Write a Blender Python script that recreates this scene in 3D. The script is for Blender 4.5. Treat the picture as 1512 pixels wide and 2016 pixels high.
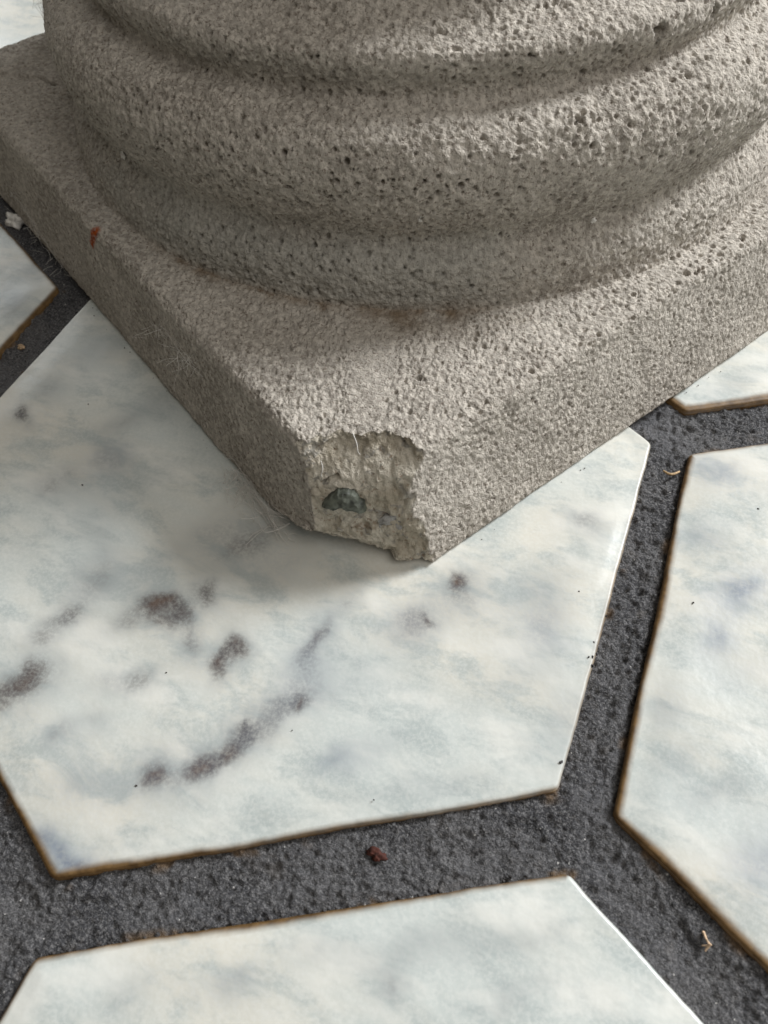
import bpy, math, random
import numpy as np

# ------------------------------------------------------------------ scene
for o in list(bpy.data.objects):
    bpy.data.objects.remove(o)
scene = bpy.context.scene
COL = scene.collection
U = 0.1            # one modelling unit (the tile's apothem) is 10 cm
random.seed(4)

# ------------------------------------------------------------------ camera
cam_data = bpy.data.cameras.new('camera')
cam = bpy.data.objects.new('camera', cam_data)
COL.objects.link(cam)
cam.location = (0.921735 * U, -1.242330 * U, 1.971161 * U)
cam.rotation_euler = (0.621090, 0.0354812, 0.374282)
cam_data.sensor_fit = 'HORIZONTAL'
cam_data.sensor_width = 36.0
cam_data.lens = 36.0 * 1646.255 / 1512.0
cam_data.clip_start = 0.005
cam_data.clip_end = 50.0
cam_data.dof.use_dof = True
cam_data.dof.focus_distance = 0.235
cam_data.dof.aperture_fstop = 30.0
scene.camera = cam

# ------------------------------------------------------------------ light
world = bpy.data.worlds.new('World')
scene.world = world
world.use_nodes = True
bg = world.node_tree.nodes['Background']
bg.inputs['Color'].default_value = (1.0, 0.90, 0.745, 1)     # light bounced round the room
bg.inputs['Strength'].default_value = 0.112

def area_lamp(name, az, el, dist, sx, sy, power, colour, target=(0.03, 0.0, 0.02)):
    L = bpy.data.lights.new(name, 'AREA')
    L.shape = 'RECTANGLE'
    L.size, L.size_y = sx, sy
    L.energy = power
    L.color = colour
    o = bpy.data.objects.new(name, L)
    COL.objects.link(o)
    a, e = math.radians(az), math.radians(el)
    d = np.array([math.cos(e) * math.cos(a), math.cos(e) * math.sin(a), math.sin(e)])
    o.location = np.array(target) + d * dist
    from mathutils import Vector
    o.rotation_euler = Vector(d).to_track_quat('Z', 'Y').to_euler()
    return o

# daylight through the window to the right, behind the pedestal's right face
area_lamp('window_light', 50.0, 34.0, 2.2, 0.50, 0.90, 74.0, (0.96, 0.98, 1.0))
# the wide bright side of the room, right and in front
area_lamp('room_light', -18.0, 56.0, 2.6, 2.2, 1.8, 28.0, (1.0, 0.975, 0.94))
# a second window low beyond the pedestal, to the left
area_lamp('far_window_light', 144.0, 22.0, 2.6, 0.55, 0.6, 6.0, (0.92, 0.97, 1.0))

scene.view_settings.view_transform = 'Standard'
scene.view_settings.look = 'None'
scene.view_settings.exposure = 0.0
scene.view_settings.gamma = 1.0
scene.view_settings.use_curve_mapping = False
scene.render.engine = 'CYCLES'

# ------------------------------------------------------------------ noise (numpy)
def _hash(ix, iy, iz, seed):
    h = (ix.astype(np.uint32) * np.uint32(374761393) + iy.astype(np.uint32) * np.uint32(668265263)
         + iz.astype(np.uint32) * np.uint32(2147483647) + np.uint32(seed * 974711 & 0xffffffff))
    h = (h ^ (h >> np.uint32(13))) * np.uint32(1274126177)
    h = (h ^ (h >> np.uint32(16))) * np.uint32(2246822519)
    return h ^ (h >> np.uint32(15))

def _f(h):
    return (h & np.uint32(0xffff)).astype(np.float32) / np.float32(65535)

def perlin(p, size, seed=0):
    q = (p / size).astype(np.float32) + np.float32(500.0)
    i = np.floor(q).astype(np.int64)
    f = q - i
    w = f * f * f * (f * (f * 6 - 15) + 10)
    out = np.zeros(len(p), np.float32)
    for c in range(8):
        dx, dy, dz = c & 1, c >> 1 & 1, c >> 2 & 1
        h = _hash(i[:, 0] + dx, i[:, 1] + dy, i[:, 2] + dz, seed)
        g = (f[:, 0] - dx) * (_f(h) * 2 - 1) + (f[:, 1] - dy) * (_f(h >> np.uint32(8)) * 2 - 1) \
            + (f[:, 2] - dz) * (_f(h >> np.uint32(16)) * 2 - 1)
        out += g * (w[:, 0] if dx else 1 - w[:, 0]) * (w[:, 1] if dy else 1 - w[:, 1]) * (w[:, 2] if dz else 1 - w[:, 2])
    return out * 1.6

def fbm(p, size, octaves=3, seed=0):
    out, a, s = 0, 1.0, size
    for k in range(octaves):
        out = out + a * perlin(p, s, seed + 17 * k)
        a *= 0.5
        s *= 0.47
    return out

def pits(p, cell, r0, r1, prob, seed):
    """round pits: 1 at a pit's centre falling to 0 at its rim"""
    q = (p / cell).astype(np.float32) + np.float32(500.0)
    i = np.floor(q).astype(np.int64)
    f = q - i
    out = np.zeros(len(p), np.float32)
    for dx in (-1, 0, 1):
        for dy in (-1, 0, 1):
            for dz in (-1, 0, 1):
                h = _hash(i[:, 0] + dx, i[:, 1] + dy, i[:, 2] + dz, seed)
                h2 = (h * np.uint32(2654435761)) ^ (h >> np.uint32(11))
                d = (f[:, 0] - dx - _f(h)) ** 2 + (f[:, 1] - dy - _f(h >> np.uint32(8))) ** 2 \
                    + (f[:, 2] - dz - _f(h >> np.uint32(16))) ** 2
                r = (r0 + (r1 - r0) * _f(h2) ** 2) / cell
                on = _f(h2 >> np.uint32(9)) < prob
                out = np.maximum(out, np.where(on, 1 - d / (r * r), 0))
    return np.clip(out, 0, 1)

def smooth(a, b, x):
    t = np.clip((x - a) / (b - a), 0, 1)
    return t * t * (3 - 2 * t)

# ------------------------------------------------------------------ mesh helpers
def mesh_from(name, verts, quads, attrs=None, material=None, parent=None, smooth_shade=True, tris=None):
    """verts (n,3) in units, quads (m,4)"""
    me = bpy.data.meshes.new(name)
    verts = np.asarray(verts, np.float32) * U
    nq = len(quads)
    nt = 0 if tris is None else len(tris)
    me.vertices.add(len(verts))
    me.vertices.foreach_set('co', verts.ravel())
    me.loops.add(nq * 4 + nt * 3)
    li = np.asarray(quads, np.int32).ravel() if nq else np.zeros(0, np.int32)
    if nt:
        li = np.concatenate([li, np.asarray(tris, np.int32).ravel()])
    me.loops.foreach_set('vertex_index', li.astype(np.int32))
    me.polygons.add(nq + nt)
    starts = np.concatenate([np.arange(nq) * 4, nq * 4 + np.arange(nt) * 3]).astype(np.int32)
    me.polygons.foreach_set('loop_start', starts)
    me.polygons.foreach_set('use_smooth', np.full(nq + nt, smooth_shade, dtype=bool))
    me.update(calc_edges=True)
    for k, a in (attrs or {}).items():
        at = me.attributes.new(k, 'FLOAT', 'POINT')
        at.data.foreach_set('value', np.asarray(a, np.float32).ravel())
    if material:
        me.materials.append(material)
    o = bpy.data.objects.new(name, me)
    COL.objects.link(o)
    if parent:
        o.parent = parent
    return o

def grid_quads(m, n, wrap=False):
    """grid of m rows, n columns; wrap joins the last column to the first"""
    nc = n if wrap else n - 1
    r = np.arange(m - 1)[:, None]
    c = np.arange(nc)[None, :]
    c2 = (c + 1) % n
    return np.stack([r * n + c, r * n + c2, (r + 1) * n + c2, (r + 1) * n + c], -1).reshape(-1, 4)

def grid_normals(G, wrap):
    if wrap:
        E = np.concatenate([G[:, -1:], G, G[:, :1]], 1)
        du = (E[:, 2:] - E[:, :-2])
    else:
        du = np.gradient(G, axis=1)
    dv = np.gradient(G, axis=0)
    nrm = np.cross(du, dv)
    return nrm / np.maximum(np.linalg.norm(nrm, axis=-1, keepdims=True), 1e-12)

def tag(o, label=None, category=None, group=None, kind=None):
    if label: o['label'] = label
    if category: o['category'] = category
    if group: o['group'] = group
    if kind: o['kind'] = kind
    return o

def empty(name, loc):
    o = bpy.data.objects.new(name, None)
    o.empty_display_size = 0.02
    COL.objects.link(o)
    o.location = loc
    return o

def tube(points, radii, sides=6):
    """verts, quads of a tube along points (units)"""
    pts = np.asarray(points, float)
    rad = np.broadcast_to(np.asarray(radii, float), (len(pts),))
    t = np.gradient(pts, axis=0)
    t /= np.maximum(np.linalg.norm(t, axis=1, keepdims=True), 1e-9)
    ref = np.array([0.31, 0.17, 0.93])
    a = np.cross(t, ref); a /= np.maximum(np.linalg.norm(a, axis=1, keepdims=True), 1e-9)
    b = np.cross(t, a)
    ang = np.linspace(0, 2 * np.pi, sides, endpoint=False)
    V = pts[:, None] + rad[:, None, None] * (a[:, None] * np.cos(ang)[None, :, None] + b[:, None] * np.sin(ang)[None, :, None])
    return V.reshape(-1, 3), grid_quads(len(pts), sides, True)

class Bag:
    def __init__(self): self.v, self.q, self.n = [], [], 0
    def add(self, v, q):
        self.v.append(v); self.q.append(np.asarray(q) + self.n); self.n += len(v)
    def build(self, name, material, parent=None):
        return mesh_from(name, np.concatenate(self.v), np.concatenate(self.q), None, material, parent)

def blob(centre, radii, rough, seed, m=14, n=20):
    """lumpy closed pebble"""
    th = np.linspace(0.02, np.pi - 0.02, m)[:, None]
    ph = np.linspace(0, 2 * np.pi, n, endpoint=False)[None, :]
    D = np.stack([np.sin(th) * np.cos(ph), np.sin(th) * np.sin(ph), np.cos(th) * np.ones_like(ph)], -1).reshape(-1, 3)
    k = 1 + rough * fbm(D + seed * 3.1, 0.7, 3, seed)
    return np.asarray(centre) + D * k[:, None] * np.asarray(radii), grid_quads(m, n, True)

# ------------------------------------------------------------------ materials
class NT:
    """small helper for node trees"""
    def __init__(self, name):
        self.m = bpy.data.materials.new(name)
        self.m.use_nodes = True
        self.t = self.m.node_tree
        self.b = self.t.nodes['Principled BSDF']
        self.co = self.t.nodes.new('ShaderNodeTexCoord').outputs['Object']
    def link(self, a, b): self.t.links.new(a, b)
    def attr(self, name):
        n = self.t.nodes.new('ShaderNodeAttribute'); n.attribute_name = name
        return n.outputs['Fac']
    def noise(self, scale, detail=3, rough=0.55, stretch=None, rot=0.0, distortion=0.0):
        n = self.t.nodes.new('ShaderNodeTexNoise')
        n.inputs['Scale'].default_value = scale
        n.inputs['Detail'].default_value = detail
        n.inputs['Roughness'].default_value = rough
        n.inputs['Distortion'].default_value = distortion
        if stretch:
            mp = self.t.nodes.new('ShaderNodeMapping')
            mp.inputs['Rotation'].default_value = (0, 0, rot)
            mp.inputs['Scale'].default_value = stretch
            self.link(self.co, mp.inputs['Vector'])
            self.link(mp.outputs['Vector'], n.inputs['Vector'])
        else:
            self.link(self.co, n.inputs['Vector'])
        return n.outputs['Fac']
    def voronoi(self, scale, feature='F1'):
        n = self.t.nodes.new('ShaderNodeTexVoronoi')
        n.feature = feature
        n.inputs['Scale'].default_value = scale
        self.link(self.co, n.inputs['Vector'])
        return n.outputs['Distance']
    def ramp(self, fac, lo, hi, a=0.0, b=1.0):
        n = self.t.nodes.new('ShaderNodeMapRange')
        n.interpolation_type = 'SMOOTHSTEP'
        for k, v in zip(('From Min', 'From Max', 'To Min', 'To Max'), (lo, hi, a, b)):
            n.inputs[k].default_value = v
        self.link(fac, n.inputs['Value'])
        return n.outputs['Result']
    def math(self, op, a, b=None):
        n = self.t.nodes.new('ShaderNodeMath'); n.operation = op
        for k, v in enumerate((a, b)):
            if v is None: continue
            if isinstance(v, (int, float)): n.inputs[k].default_value = v
            else: self.link(v, n.inputs[k])
        return n.outputs[0]
    def mix(self, fac, a, b, blend='MIX'):
        n = self.t.nodes.new('ShaderNodeMix'); n.data_type = 'RGBA'; n.blend_type = blend
        for k, v in ((0, fac), (6, a), (7, b)):
            if isinstance(v, (int, float)): n.inputs[k].default_value = v
            elif isinstance(v, tuple): n.inputs[k].default_value = (*v, 1)
            else: self.link(v, n.inputs[k])
        return n.outputs[2]
    def bump(self, height, strength, distance, prev=None):
        n = self.t.nodes.new('ShaderNodeBump')
        n.inputs['Strength'].default_value = strength
        n.inputs['Distance'].default_value = distance
        self.link(height, n.inputs['Height'])
        if prev is not None: self.link(prev, n.inputs['Normal'])
        return n.outputs['Normal']
    def set(self, **k):
        for a, v in k.items():
            i = self.b.inputs[a.replace('_', ' ')]
            if isinstance(v, (int, float)): i.default_value = v
            elif isinstance(v, tuple): i.default_value = (*v, 1)
            else: self.link(v, i)
        return self.m

def plain(name, colour, rough=0.8, vary=0.25, scale=1500, spec=0.3):
    t = NT(name)
    c = t.mix(t.ramp(t.noise(scale, 2), 0.3, 0.7), tuple(x * (1 - vary) for x in colour), tuple(min(1, x * (1 + vary)) for x in colour))
    return t.set(Base_Color=c, Roughness=rough, Specular_IOR_Level=spec)

def concrete_material():
    t = NT('cast_concrete')
    c = t.mix(t.ramp(t.noise(38, 4, 0.6), 0.34, 0.66), CONC_A, CONC_B)
    c = t.mix(t.ramp(t.noise(560, 3, 0.65), 0.40, 0.64, 0, 0.7), c, CONC_LIGHT)
    c = t.mix(t.ramp(t.noise(980, 3, 0.65), 0.54, 0.68, 0, 0.75), c, CONC_DARK)
    c = t.mix(t.attr('cool'), c, t.mix(t.ramp(t.noise(500, 3), 0.35, 0.65), (0.28, 0.285, 0.26), (0.47, 0.47, 0.43)))
    # broken face: paler paste with tan and grey sand
    k = t.mix(t.ramp(t.noise(120, 4, 0.65), 0.38, 0.62), (0.40, 0.355, 0.28), (0.60, 0.555, 0.47))
    k = t.mix(t.ramp(t.noise(260, 3, 0.6, distortion=1.0), 0.56, 0.64, 0, 0.7), k, (0.25, 0.24, 0.22))
    k = t.mix(t.ramp(t.noise(700, 2, 0.6), 0.60, 0.70, 0, 0.6), k, (0.20, 0.13, 0.08))
    c = t.mix(t.attr('chip'), c, k)
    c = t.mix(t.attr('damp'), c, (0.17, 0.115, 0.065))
    rust = t.math('MULTIPLY', t.attr('rust'), t.ramp(t.noise(900, 2), 0.32, 0.55, 0.5, 1.0))
    c = t.mix(rust, c, t.mix(t.ramp(t.noise(700, 2), 0.4, 0.6), (0.42, 0.085, 0.012), (0.20, 0.03, 0.008)))
    h = t.noise(1100, 3, 0.65)
    nb = t.bump(h, 0.9, 0.0010)
    v = t.ramp(t.voronoi(1250), 0.12, 0.45)
    nb = t.bump(v, 0.35, 0.0004, nb)
    return t.set(Base_Color=c, Roughness=0.92, Specular_IOR_Level=0.2, Normal=nb)

def tile_material():
    t = NT('glazed_tile')
    seed = t.attr('seed')
    streak = t.noise(17, 4, 0.55, stretch=(0.55, 1.25, 1), rot=-0.62)
    c = t.mix(t.ramp(streak, 0.38, 0.60), GLAZE_COOL, GLAZE_WARM)
    c = t.mix(t.ramp(t.noise(30, 5, 0.6, stretch=(0.7, 1.2, 1), rot=-0.62), 0.47, 0.72, 0, 0.62), c, (0.42, 0.465, 0.45))
    c = t.mix(t.ramp(t.noise(75, 5, 0.65, stretch=(0.6, 1.2, 1), rot=-0.62, distortion=0.4), 0.45, 0.64, 0, 0.75), c, (0.385, 0.43, 0.42))
    c = t.mix(t.ramp(t.noise(50, 4, 0.6, stretch=(0.6, 1.2, 1), rot=-0.62), 0.50, 0.68, 0, 0.6), c, (0.755, 0.745, 0.69))
    grain = t.noise(950, 3, 0.7)
    c = t.mix(t.ramp(grain, 0.42, 0.62, 0, 0.28), c, GLAZE_LIGHT)
    # clouded blotches fired into the glaze
    g = t.math('MULTIPLY', t.attr('grey'), t.ramp(grain, 0.30, 0.66, 0.82, 1.2))
    dark = t.mix(t.attr('blue'), t.mix(t.ramp(g, 0.30, 0.75), (0.20, 0.222, 0.235), (0.105, 0.10, 0.10)), (0.215, 0.255, 0.32))
    c = t.mix(g, c, dark)
    br = t.math('MULTIPLY', t.attr('brown'), t.ramp(t.noise(420, 3, 0.7), 0.34, 0.60, 0.4, 1.0))
    c = t.mix(br, c, (0.115, 0.066, 0.044))
    # bare clay where the glaze thins at the rim
    rim = t.attr('rim')
    clay = t.mix(t.ramp(t.noise(300, 4, 0.6), 0.35, 0.65), (0.085, 0.044, 0.011), (0.17, 0.098, 0.034))
    c = t.mix(rim, c, clay)
    peel = t.noise(330, 2, 0.5)
    nb = t.bump(peel, 0.16, 0.0006)
    nb = t.bump(t.noise(60, 2), 0.12, 0.001, nb)
    rr = t.mix(rim, (GLAZE_ROUGH,) * 3, (0.5, 0.5, 0.5))
    return t.set(Base_Color=c, Roughness=rr, Specular_IOR_Level=0.5, Normal=nb)

def grout_material():
    t = NT('sanded_grout')
    c = t.mix(t.ramp(t.noise(42, 4, 0.6), 0.36, 0.64), (0.046, 0.046, 0.051), (0.092, 0.090, 0.092))
    c = t.mix(t.ramp(t.noise(1500, 3, 0.7), 0.44, 0.66, 0, 0.8), c, (0.24, 0.235, 0.235))
    c = t.mix(t.ramp(t.noise(1150, 3, 0.7), 0.55, 0.68, 0, 0.9), c, (0.012, 0.012, 0.013))
    c = t.mix(t.ramp(t.noise(90, 3, 0.6), 0.60, 0.75, 0, 0.35), c, (0.17, 0.15, 0.13))
    c = t.mix(t.ramp(t.noise(22, 4, 0.65), 0.50, 0.68, 0, 0.45), c, (0.155, 0.155, 0.165))
    glint = t.math('MULTIPLY', t.ramp(t.voronoi(520), 0.15, 0.10), t.ramp(t.noise(700, 1), 0.60, 0.64))
    c = t.mix(glint, c, (0.62, 0.60, 0.57))
    c = t.mix(t.attr('ochre'), c, (0.16, 0.10, 0.05))
    nb = t.bump(t.noise(1300, 3, 0.75), 1.0, 0.0016)
    return t.set(Base_Color=c, Roughness=0.72, Specular_IOR_Level=0.4, Normal=nb)

CONC_A, CONC_B = (0.318, 0.288, 0.250), (0.425, 0.390, 0.343)
CONC_LIGHT, CONC_DARK = (0.63, 0.58, 0.51), (0.13, 0.10, 0.075)
GLAZE_COOL, GLAZE_WARM, GLAZE_LIGHT = (0.545, 0.580, 0.555), (0.65, 0.632, 0.56), (0.72, 0.725, 0.69)
GLAZE_ROUGH = 0.30
M_CONC, M_TILE, M_GROUT = concrete_material(), tile_material(), grout_material()

# ------------------------------------------------------------------ floor: grout bed and hexagonal tiles
GAP = 0.152153
GROUT_Z = -0.025

def hexa(c):
    a = np.radians(np.arange(6) * 60 + 30)
    return (np.asarray(c) + np.stack([np.cos(a), np.sin(a)], 1) * 2 / math.sqrt(3)).tolist()

# handmade tiles: the measured corners of those nearest the camera
TILES = [
 ('hexagonal tile carrying the chipped plinth corner, grey and brown blotches', [[1.0138, 0.5689], [-0.0004, 1.1544], [-1.0113, 0.5709], [-1.0403, -0.5434], [0.0099, -1.1497], [1.015, -0.5547]]),
 ('hexagonal tile at the right edge with blue-grey clouds', [[3.1522, 0.5774], [2.1507, 1.1555], [1.125, 0.5634], [1.1454, -0.5665], [2.1989, -1.1277], [3.1522, -0.5774]]),
 ('pale hexagonal tile along the bottom edge of the view', [[2.0761, -1.2868], [1.0801, -0.722], [0.0644, -1.2927], [0.0644, -2.4344], [1.0761, -3.0185], [2.0761, -2.4412]]),
 ('hexagonal tile showing beside the right face of the plinth', [[2.0761, 2.4412], [1.0761, 3.0185], [0.0761, 2.4412], [0.0761, 1.3127], [1.0843, 0.7307], [2.0761, 1.3033]]),
 ('hexagonal tile at the left edge beside the dark grout junction', [[-1.1594, 0.5836], [-2.1548, 1.1532], [-3.1522, 0.5774], [-3.1522, -0.5774], [-2.1522, -1.1547], [-1.1594, -0.5815]]),
]
LAT = 2 + GAP
known = [(0, 0), (LAT, 0), (LAT * math.cos(math.pi / 3), -LAT * math.sin(math.pi / 3)), (LAT * math.cos(math.pi / 3), LAT * math.sin(math.pi / 3)), (-LAT, 0)]
for i in range(-4, 5):
    for j in range(-4, 5):
        c = np.array([LAT * (i + 0.5 * j), LAT * math.sqrt(3) / 2 * j])
        if min(np.hypot(*(c - k)) for k in known) < 0.1: continue
        if np.hypot(c[0] + 0.1, c[1] - 0.9) > 6.6: continue
        TILES.append((None, hexa(c)))

SPOTS = np.array([
    -0.902,0.004,29.627,21.361,8.975,-25.203,0.75,0,0,
    -0.888,0.133,17.727,12.299,6.567,-18.562,0.35,0,0,
    -0.851,0.336,7.48,7.776,9.717,-8.302,0.3,0,0,
    -0.576,0.09,12.129,14.169,30.332,-21.391,0.3,0,0,
    -0.534,-0.051,15.956,10.118,5.971,-16.604,0.4,0,0.4,
    -0.651,-0.208,22.63,15.701,9.783,-27.041,0.35,0,0,
    -0.607,-0.151,30.173,20.249,12.345,-34.197,0.25,0,0,
    -0.34,-0.573,7.467,15.187,30.741,-12.376,0.55,0,0.1,
    -0.377,-0.657,20.756,25.9,23.836,-24.416,0.4,0,0,
    -0.328,-0.442,9.834,11.192,12.589,-12.625,0.35,0,0.1,
    -0.359,-0.354,19.594,12.52,5.002,-13.647,0.25,0,0,
    -0.117,-0.453,17.468,5.288,1.962,-25.858,0.8,0.95,0,
    -0.05,-0.468,30.791,6.042,-0.336,-38.719,0.6,0.2,0,
    -0.021,-0.38,24.339,13.284,8.357,-22.624,0.62,0,0,
    -0.178,-0.525,9.147,15.897,30.314,-15.453,0.4,0,0,
    0.022,-0.524,29.783,16.584,7.392,-19.849,0.5,0,0.1,
    0.12,-0.556,32.465,2.126,-1.817,-21.989,0.9,0.6,0,
    0.132,-0.493,33.364,17.303,11.912,-31.97,0.8,0.45,0,
    -0.06,-0.654,13.658,17.846,25.204,-21.731,0.45,0,0,
    -0.137,-0.702,15.52,18.281,22.977,-24.385,0.3,0,0,
    -0.339,-0.77,8.761,11.287,14.073,-14.696,0.9,0.5,0,
    -0.341,-0.844,21.308,15.718,10.386,-27.628,0.4,0,0,
    -0.168,-0.861,17.928,16.899,14.785,-24.32,0.42,0,0.2,
    -0.105,-0.798,19.683,12.77,13.355,-35.45,0.28,0,0,
    -0.047,-0.932,15.802,10.408,6.642,-17.493,0.3,0,0.3,
    0.044,-0.93,17.759,11.131,9.943,-26.146,0.2,0,0.2,
    0.111,-0.866,19.804,11.703,8.588,-22.627,0.78,0.75,0.2,
    0.201,-0.812,29.573,-1.451,-3.055,-23.858,0.75,0.75,0.2,
    0.235,-0.755,9.996,15.604,31.002,-21.543,0.75,0.75,0.1,
    0.272,-0.701,19.312,19.745,18.016,-20.068,0.6,0.1,0.2,
    0.302,-0.634,9.35,15.054,24.142,-14.706,0.42,0,0.3,
    0.341,-0.585,14.083,11.437,24.328,-32.694,0.42,0,0.3,
    0.365,-0.575,64.931,29.883,18.751,-49.892,0.75,1,0,
    0.258,-0.677,88.912,45.237,33.911,-89.946,0.7,0,0,
    0.325,-0.383,37.86,-8.238,-5.11,-14.865,0.55,0.25,0.3,
    0.324,-0.454,24.3,0.332,-1.553,-15.74,0.38,0,0.5,
    0.35,-0.527,19.583,8.971,7.076,-18.878,0.25,0,0.4,
    0.362,-0.256,15.128,14.93,21.976,-19.193,0.35,0,0,
    0.543,-0.251,11.796,7.845,14.336,-18.922,0.5,0.1,0.4,
    0.582,-0.237,87.53,31.21,28.643,-77.226,0.5,0.6,0,
    0.609,-0.1,40.319,13.551,12.62,-34.25,0.85,0.85,0,
    0.641,-0.119,13.096,9.467,12.995,-14.039,0.35,0,0.2,
    0.887,0.207,17.705,-0.677,-2.545,-27.882,0.42,0,0.1,
    0.878,-0.162,19.351,5.201,5.337,-14.363,0.36,0,0.7,
    0.827,-0.05,14.209,3.898,5.472,-14.828,0.2,0,0.4,
    0.991,-0.372,18.12,0.141,0.861,-11.302,0.3,0,0.1,
    0.834,-0.316,10.348,7.308,16.505,-18.656,0.15,0,0.2,
    0.505,-0.677,20.371,13.279,18.824,-31.42,0.36,0,0.8,
    0.577,-0.61,10.236,8.971,21.791,-24.841,0.15,0,0.4,
    0.019,-1.104,11.383,-0.022,-2.357,-29.117,0.6,0.1,0.9,
    -0.051,-1.083,25.952,0.454,-3.673,-44.168,0.4,0.1,0.8,
    0.044,-1.1,36.712,24.455,23.596,-61.524,0.3,0.35,0.5,
    0.019,-0.188,6.79,7.323,11.604,-9.479,0.5,0,0,
    -0.102,-0.176,8.316,8.075,12.896,-12.871,0.25,0,0,
    0.151,-0.23,7.554,6.846,13.813,-14.301,0.25,0,0,
    -0.517,0.18,7.381,7.311,10.729,-9.748,0.2,0,0,
    -0.55,-0.182,7.627,8.503,8.881,-8.388,0.2,0,0,
    -0.435,-0.221,4.431,6.295,14.78,-8.645,0.15,0,0,
    -0.174,-0.314,5.149,6.139,18.361,-14.758,0.15,0,0,
    0.736,-0.654,6.075,3.453,21.659,-36.425,0.12,0,0.4,
    0.46,-0.456,6.485,5.644,11.992,-13.231,0.12,0,0.5,
    0.768,-0.138,11.907,3.535,3.774,-10.19,0.12,0,0.3,
    1.208,0.524,11.963,-1.973,-4.925,-18.799,0.42,0,0.8,
    1.206,0.264,14.884,0.366,2.823,-21.646,0.3,0,0.7,
    1.334,0.129,13.687,3.94,13.498,-22.097,0.6,0,0.9,
    1.294,-0.031,26.101,3.913,7.052,-18.955,0.5,0,0.9,
    1.205,-0.263,23.827,4.4,6.686,-17.787,0.28,0,0.2,
    1.341,-0.436,11.532,3.887,17.419,-29.563,0.22,0,0.2,
    1.253,-0.394,13.898,8.094,18.78,-22.411,0.2,0,0.1,
    1.467,-0.543,20.168,2.435,6.743,-17.591,0.42,0,0.9,
    1.378,-0.112,11.283,5.557,17.281,-20.185,0.15,0,0.4,
    0.787,-1.065,34.122,13.278,11.57,-29.793,0.38,0,0.1,
    0.479,-1.19,13.099,15.179,25.227,-30.715,0.32,0,0.4,
    0.828,-0.978,7.993,4.824,20.098,-34.657,0.25,0,0,
    1.023,-0.888,11.795,6.028,23.855,-41.195,0.25,0,0,
    1.023,-0.998,12.291,10.217,31.63,-39.829,0.2,0,0.1,
    0.62,-1.064,12.819,9.059,23.5,-40.427,0.15,0,0,
    0.29,-1.283,10.493,13.676,25.025,-30.205,0.15,0,0.3,
    -1.265,0.47,14.613,16.246,8.79,-6.99,0.42,0,0.4,
    -1.297,0.64,12.416,13.311,12.608,-9.794,0.25,0,0.2,
    -2.645,2.412,10.111,11.534,22.019,-3.655,0.5,0,0.1,
    1.201,0.884,10.935,4.574,17.907,-18.343,0.15,0,0.2,
]).reshape(-1, 9)

def blotches(P):
    """strength of grey, brown and blue at floor points P (n,2)"""
    p3 = np.c_[P, np.zeros(len(P))]
    wx = fbm(p3, 0.09, 3, 5) * 0.022 + fbm(p3, 0.02, 2, 15) * 0.004
    wy = fbm(p3 + 7.7, 0.09, 3, 6) * 0.022 + fbm(p3 + 3.1, 0.02, 2, 16) * 0.004
    Q = P + np.stack([wx, wy], 1)
    g = np.zeros(len(P)); b = np.zeros(len(P)); bw = np.zeros(len(P)) + 1e-6; bl = np.zeros(len(P))
    for x, y, m0, m1, m2, m3, gs, bs, bls in SPOTS:
        dx, dy = Q[:, 0] - x, Q[:, 1] - y
        r2 = (m0 * dx + m1 * dy) ** 2 + (m2 * dx + m3 * dy) ** 2
        k = gs * (0.60 * np.exp(-1.05 * r2) + 0.40 * np.exp(-0.38 * r2))
        g = 1 - (1 - g) * (1 - k)
        b = np.maximum(b, bs * np.exp(-3.6 * r2))
        bl += bls * k; bw += k
    return np.clip(g * 1.18, 0, 0.85), np.clip(b * 0.85, 0, 0.7), np.clip(bl / bw, 0, 1)

def round_poly(poly, rad, n_edge, n_arc=7):
    """outline of a polygon with rounded corners"""
    P = np.asarray(poly, float)
    out = []
    K = len(P)
    for k in range(K):
        a, b, c = P[k - 1], P[k], P[(k + 1) % K]
        u, v = (a - b) / np.linalg.norm(a - b), (c - b) / np.linalg.norm(c - b)
        ang = math.acos(np.clip(u @ v, -1, 1))
        d = rad / math.tan(ang / 2)
        p0, p1 = b + u * d, b + v * d
        ctr = b + (u + v) / np.linalg.norm(u + v) * rad / math.sin(ang / 2)
        a0, a1 = math.atan2(*(p0 - ctr)[::-1]), math.atan2(*(p1 - ctr)[::-1])
        da = (a1 - a0 + np.pi) % (2 * np.pi) - np.pi
        for s in np.linspace(0, 1, n_arc):
            out.append(ctr + rad * np.array([math.cos(a0 + da * s), math.sin(a0 + da * s)]))
        nxt = P[(k + 2) % K]
        w = (nxt - c) / np.linalg.norm(nxt - c)
        ang2 = math.acos(np.clip(-v @ w, -1, 1))
        q = c - v * (rad / math.tan(ang2 / 2))
        for s in np.linspace(0, 1, n_edge + 2)[1:-1]:
            out.append(p1 + (q - p1) * s)
    return np.array(out)

# how far bare clay shows at each of a tile's six sides
RIMS = {1: (0.000, -0.002, 0.0, -0.010, 0.008, 0.006), 2: (0.0, 0.0, 0.003, 0.013, 0.012, 0.0),
        3: (0.0, -0.008, 0.005, 0.004, 0.0, 0.0), 4: (0.0, 0.0, 0.0, 0.0, 0.013, 0.017), 5: (0.008, 0.007, 0, 0, 0, 0)}

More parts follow.
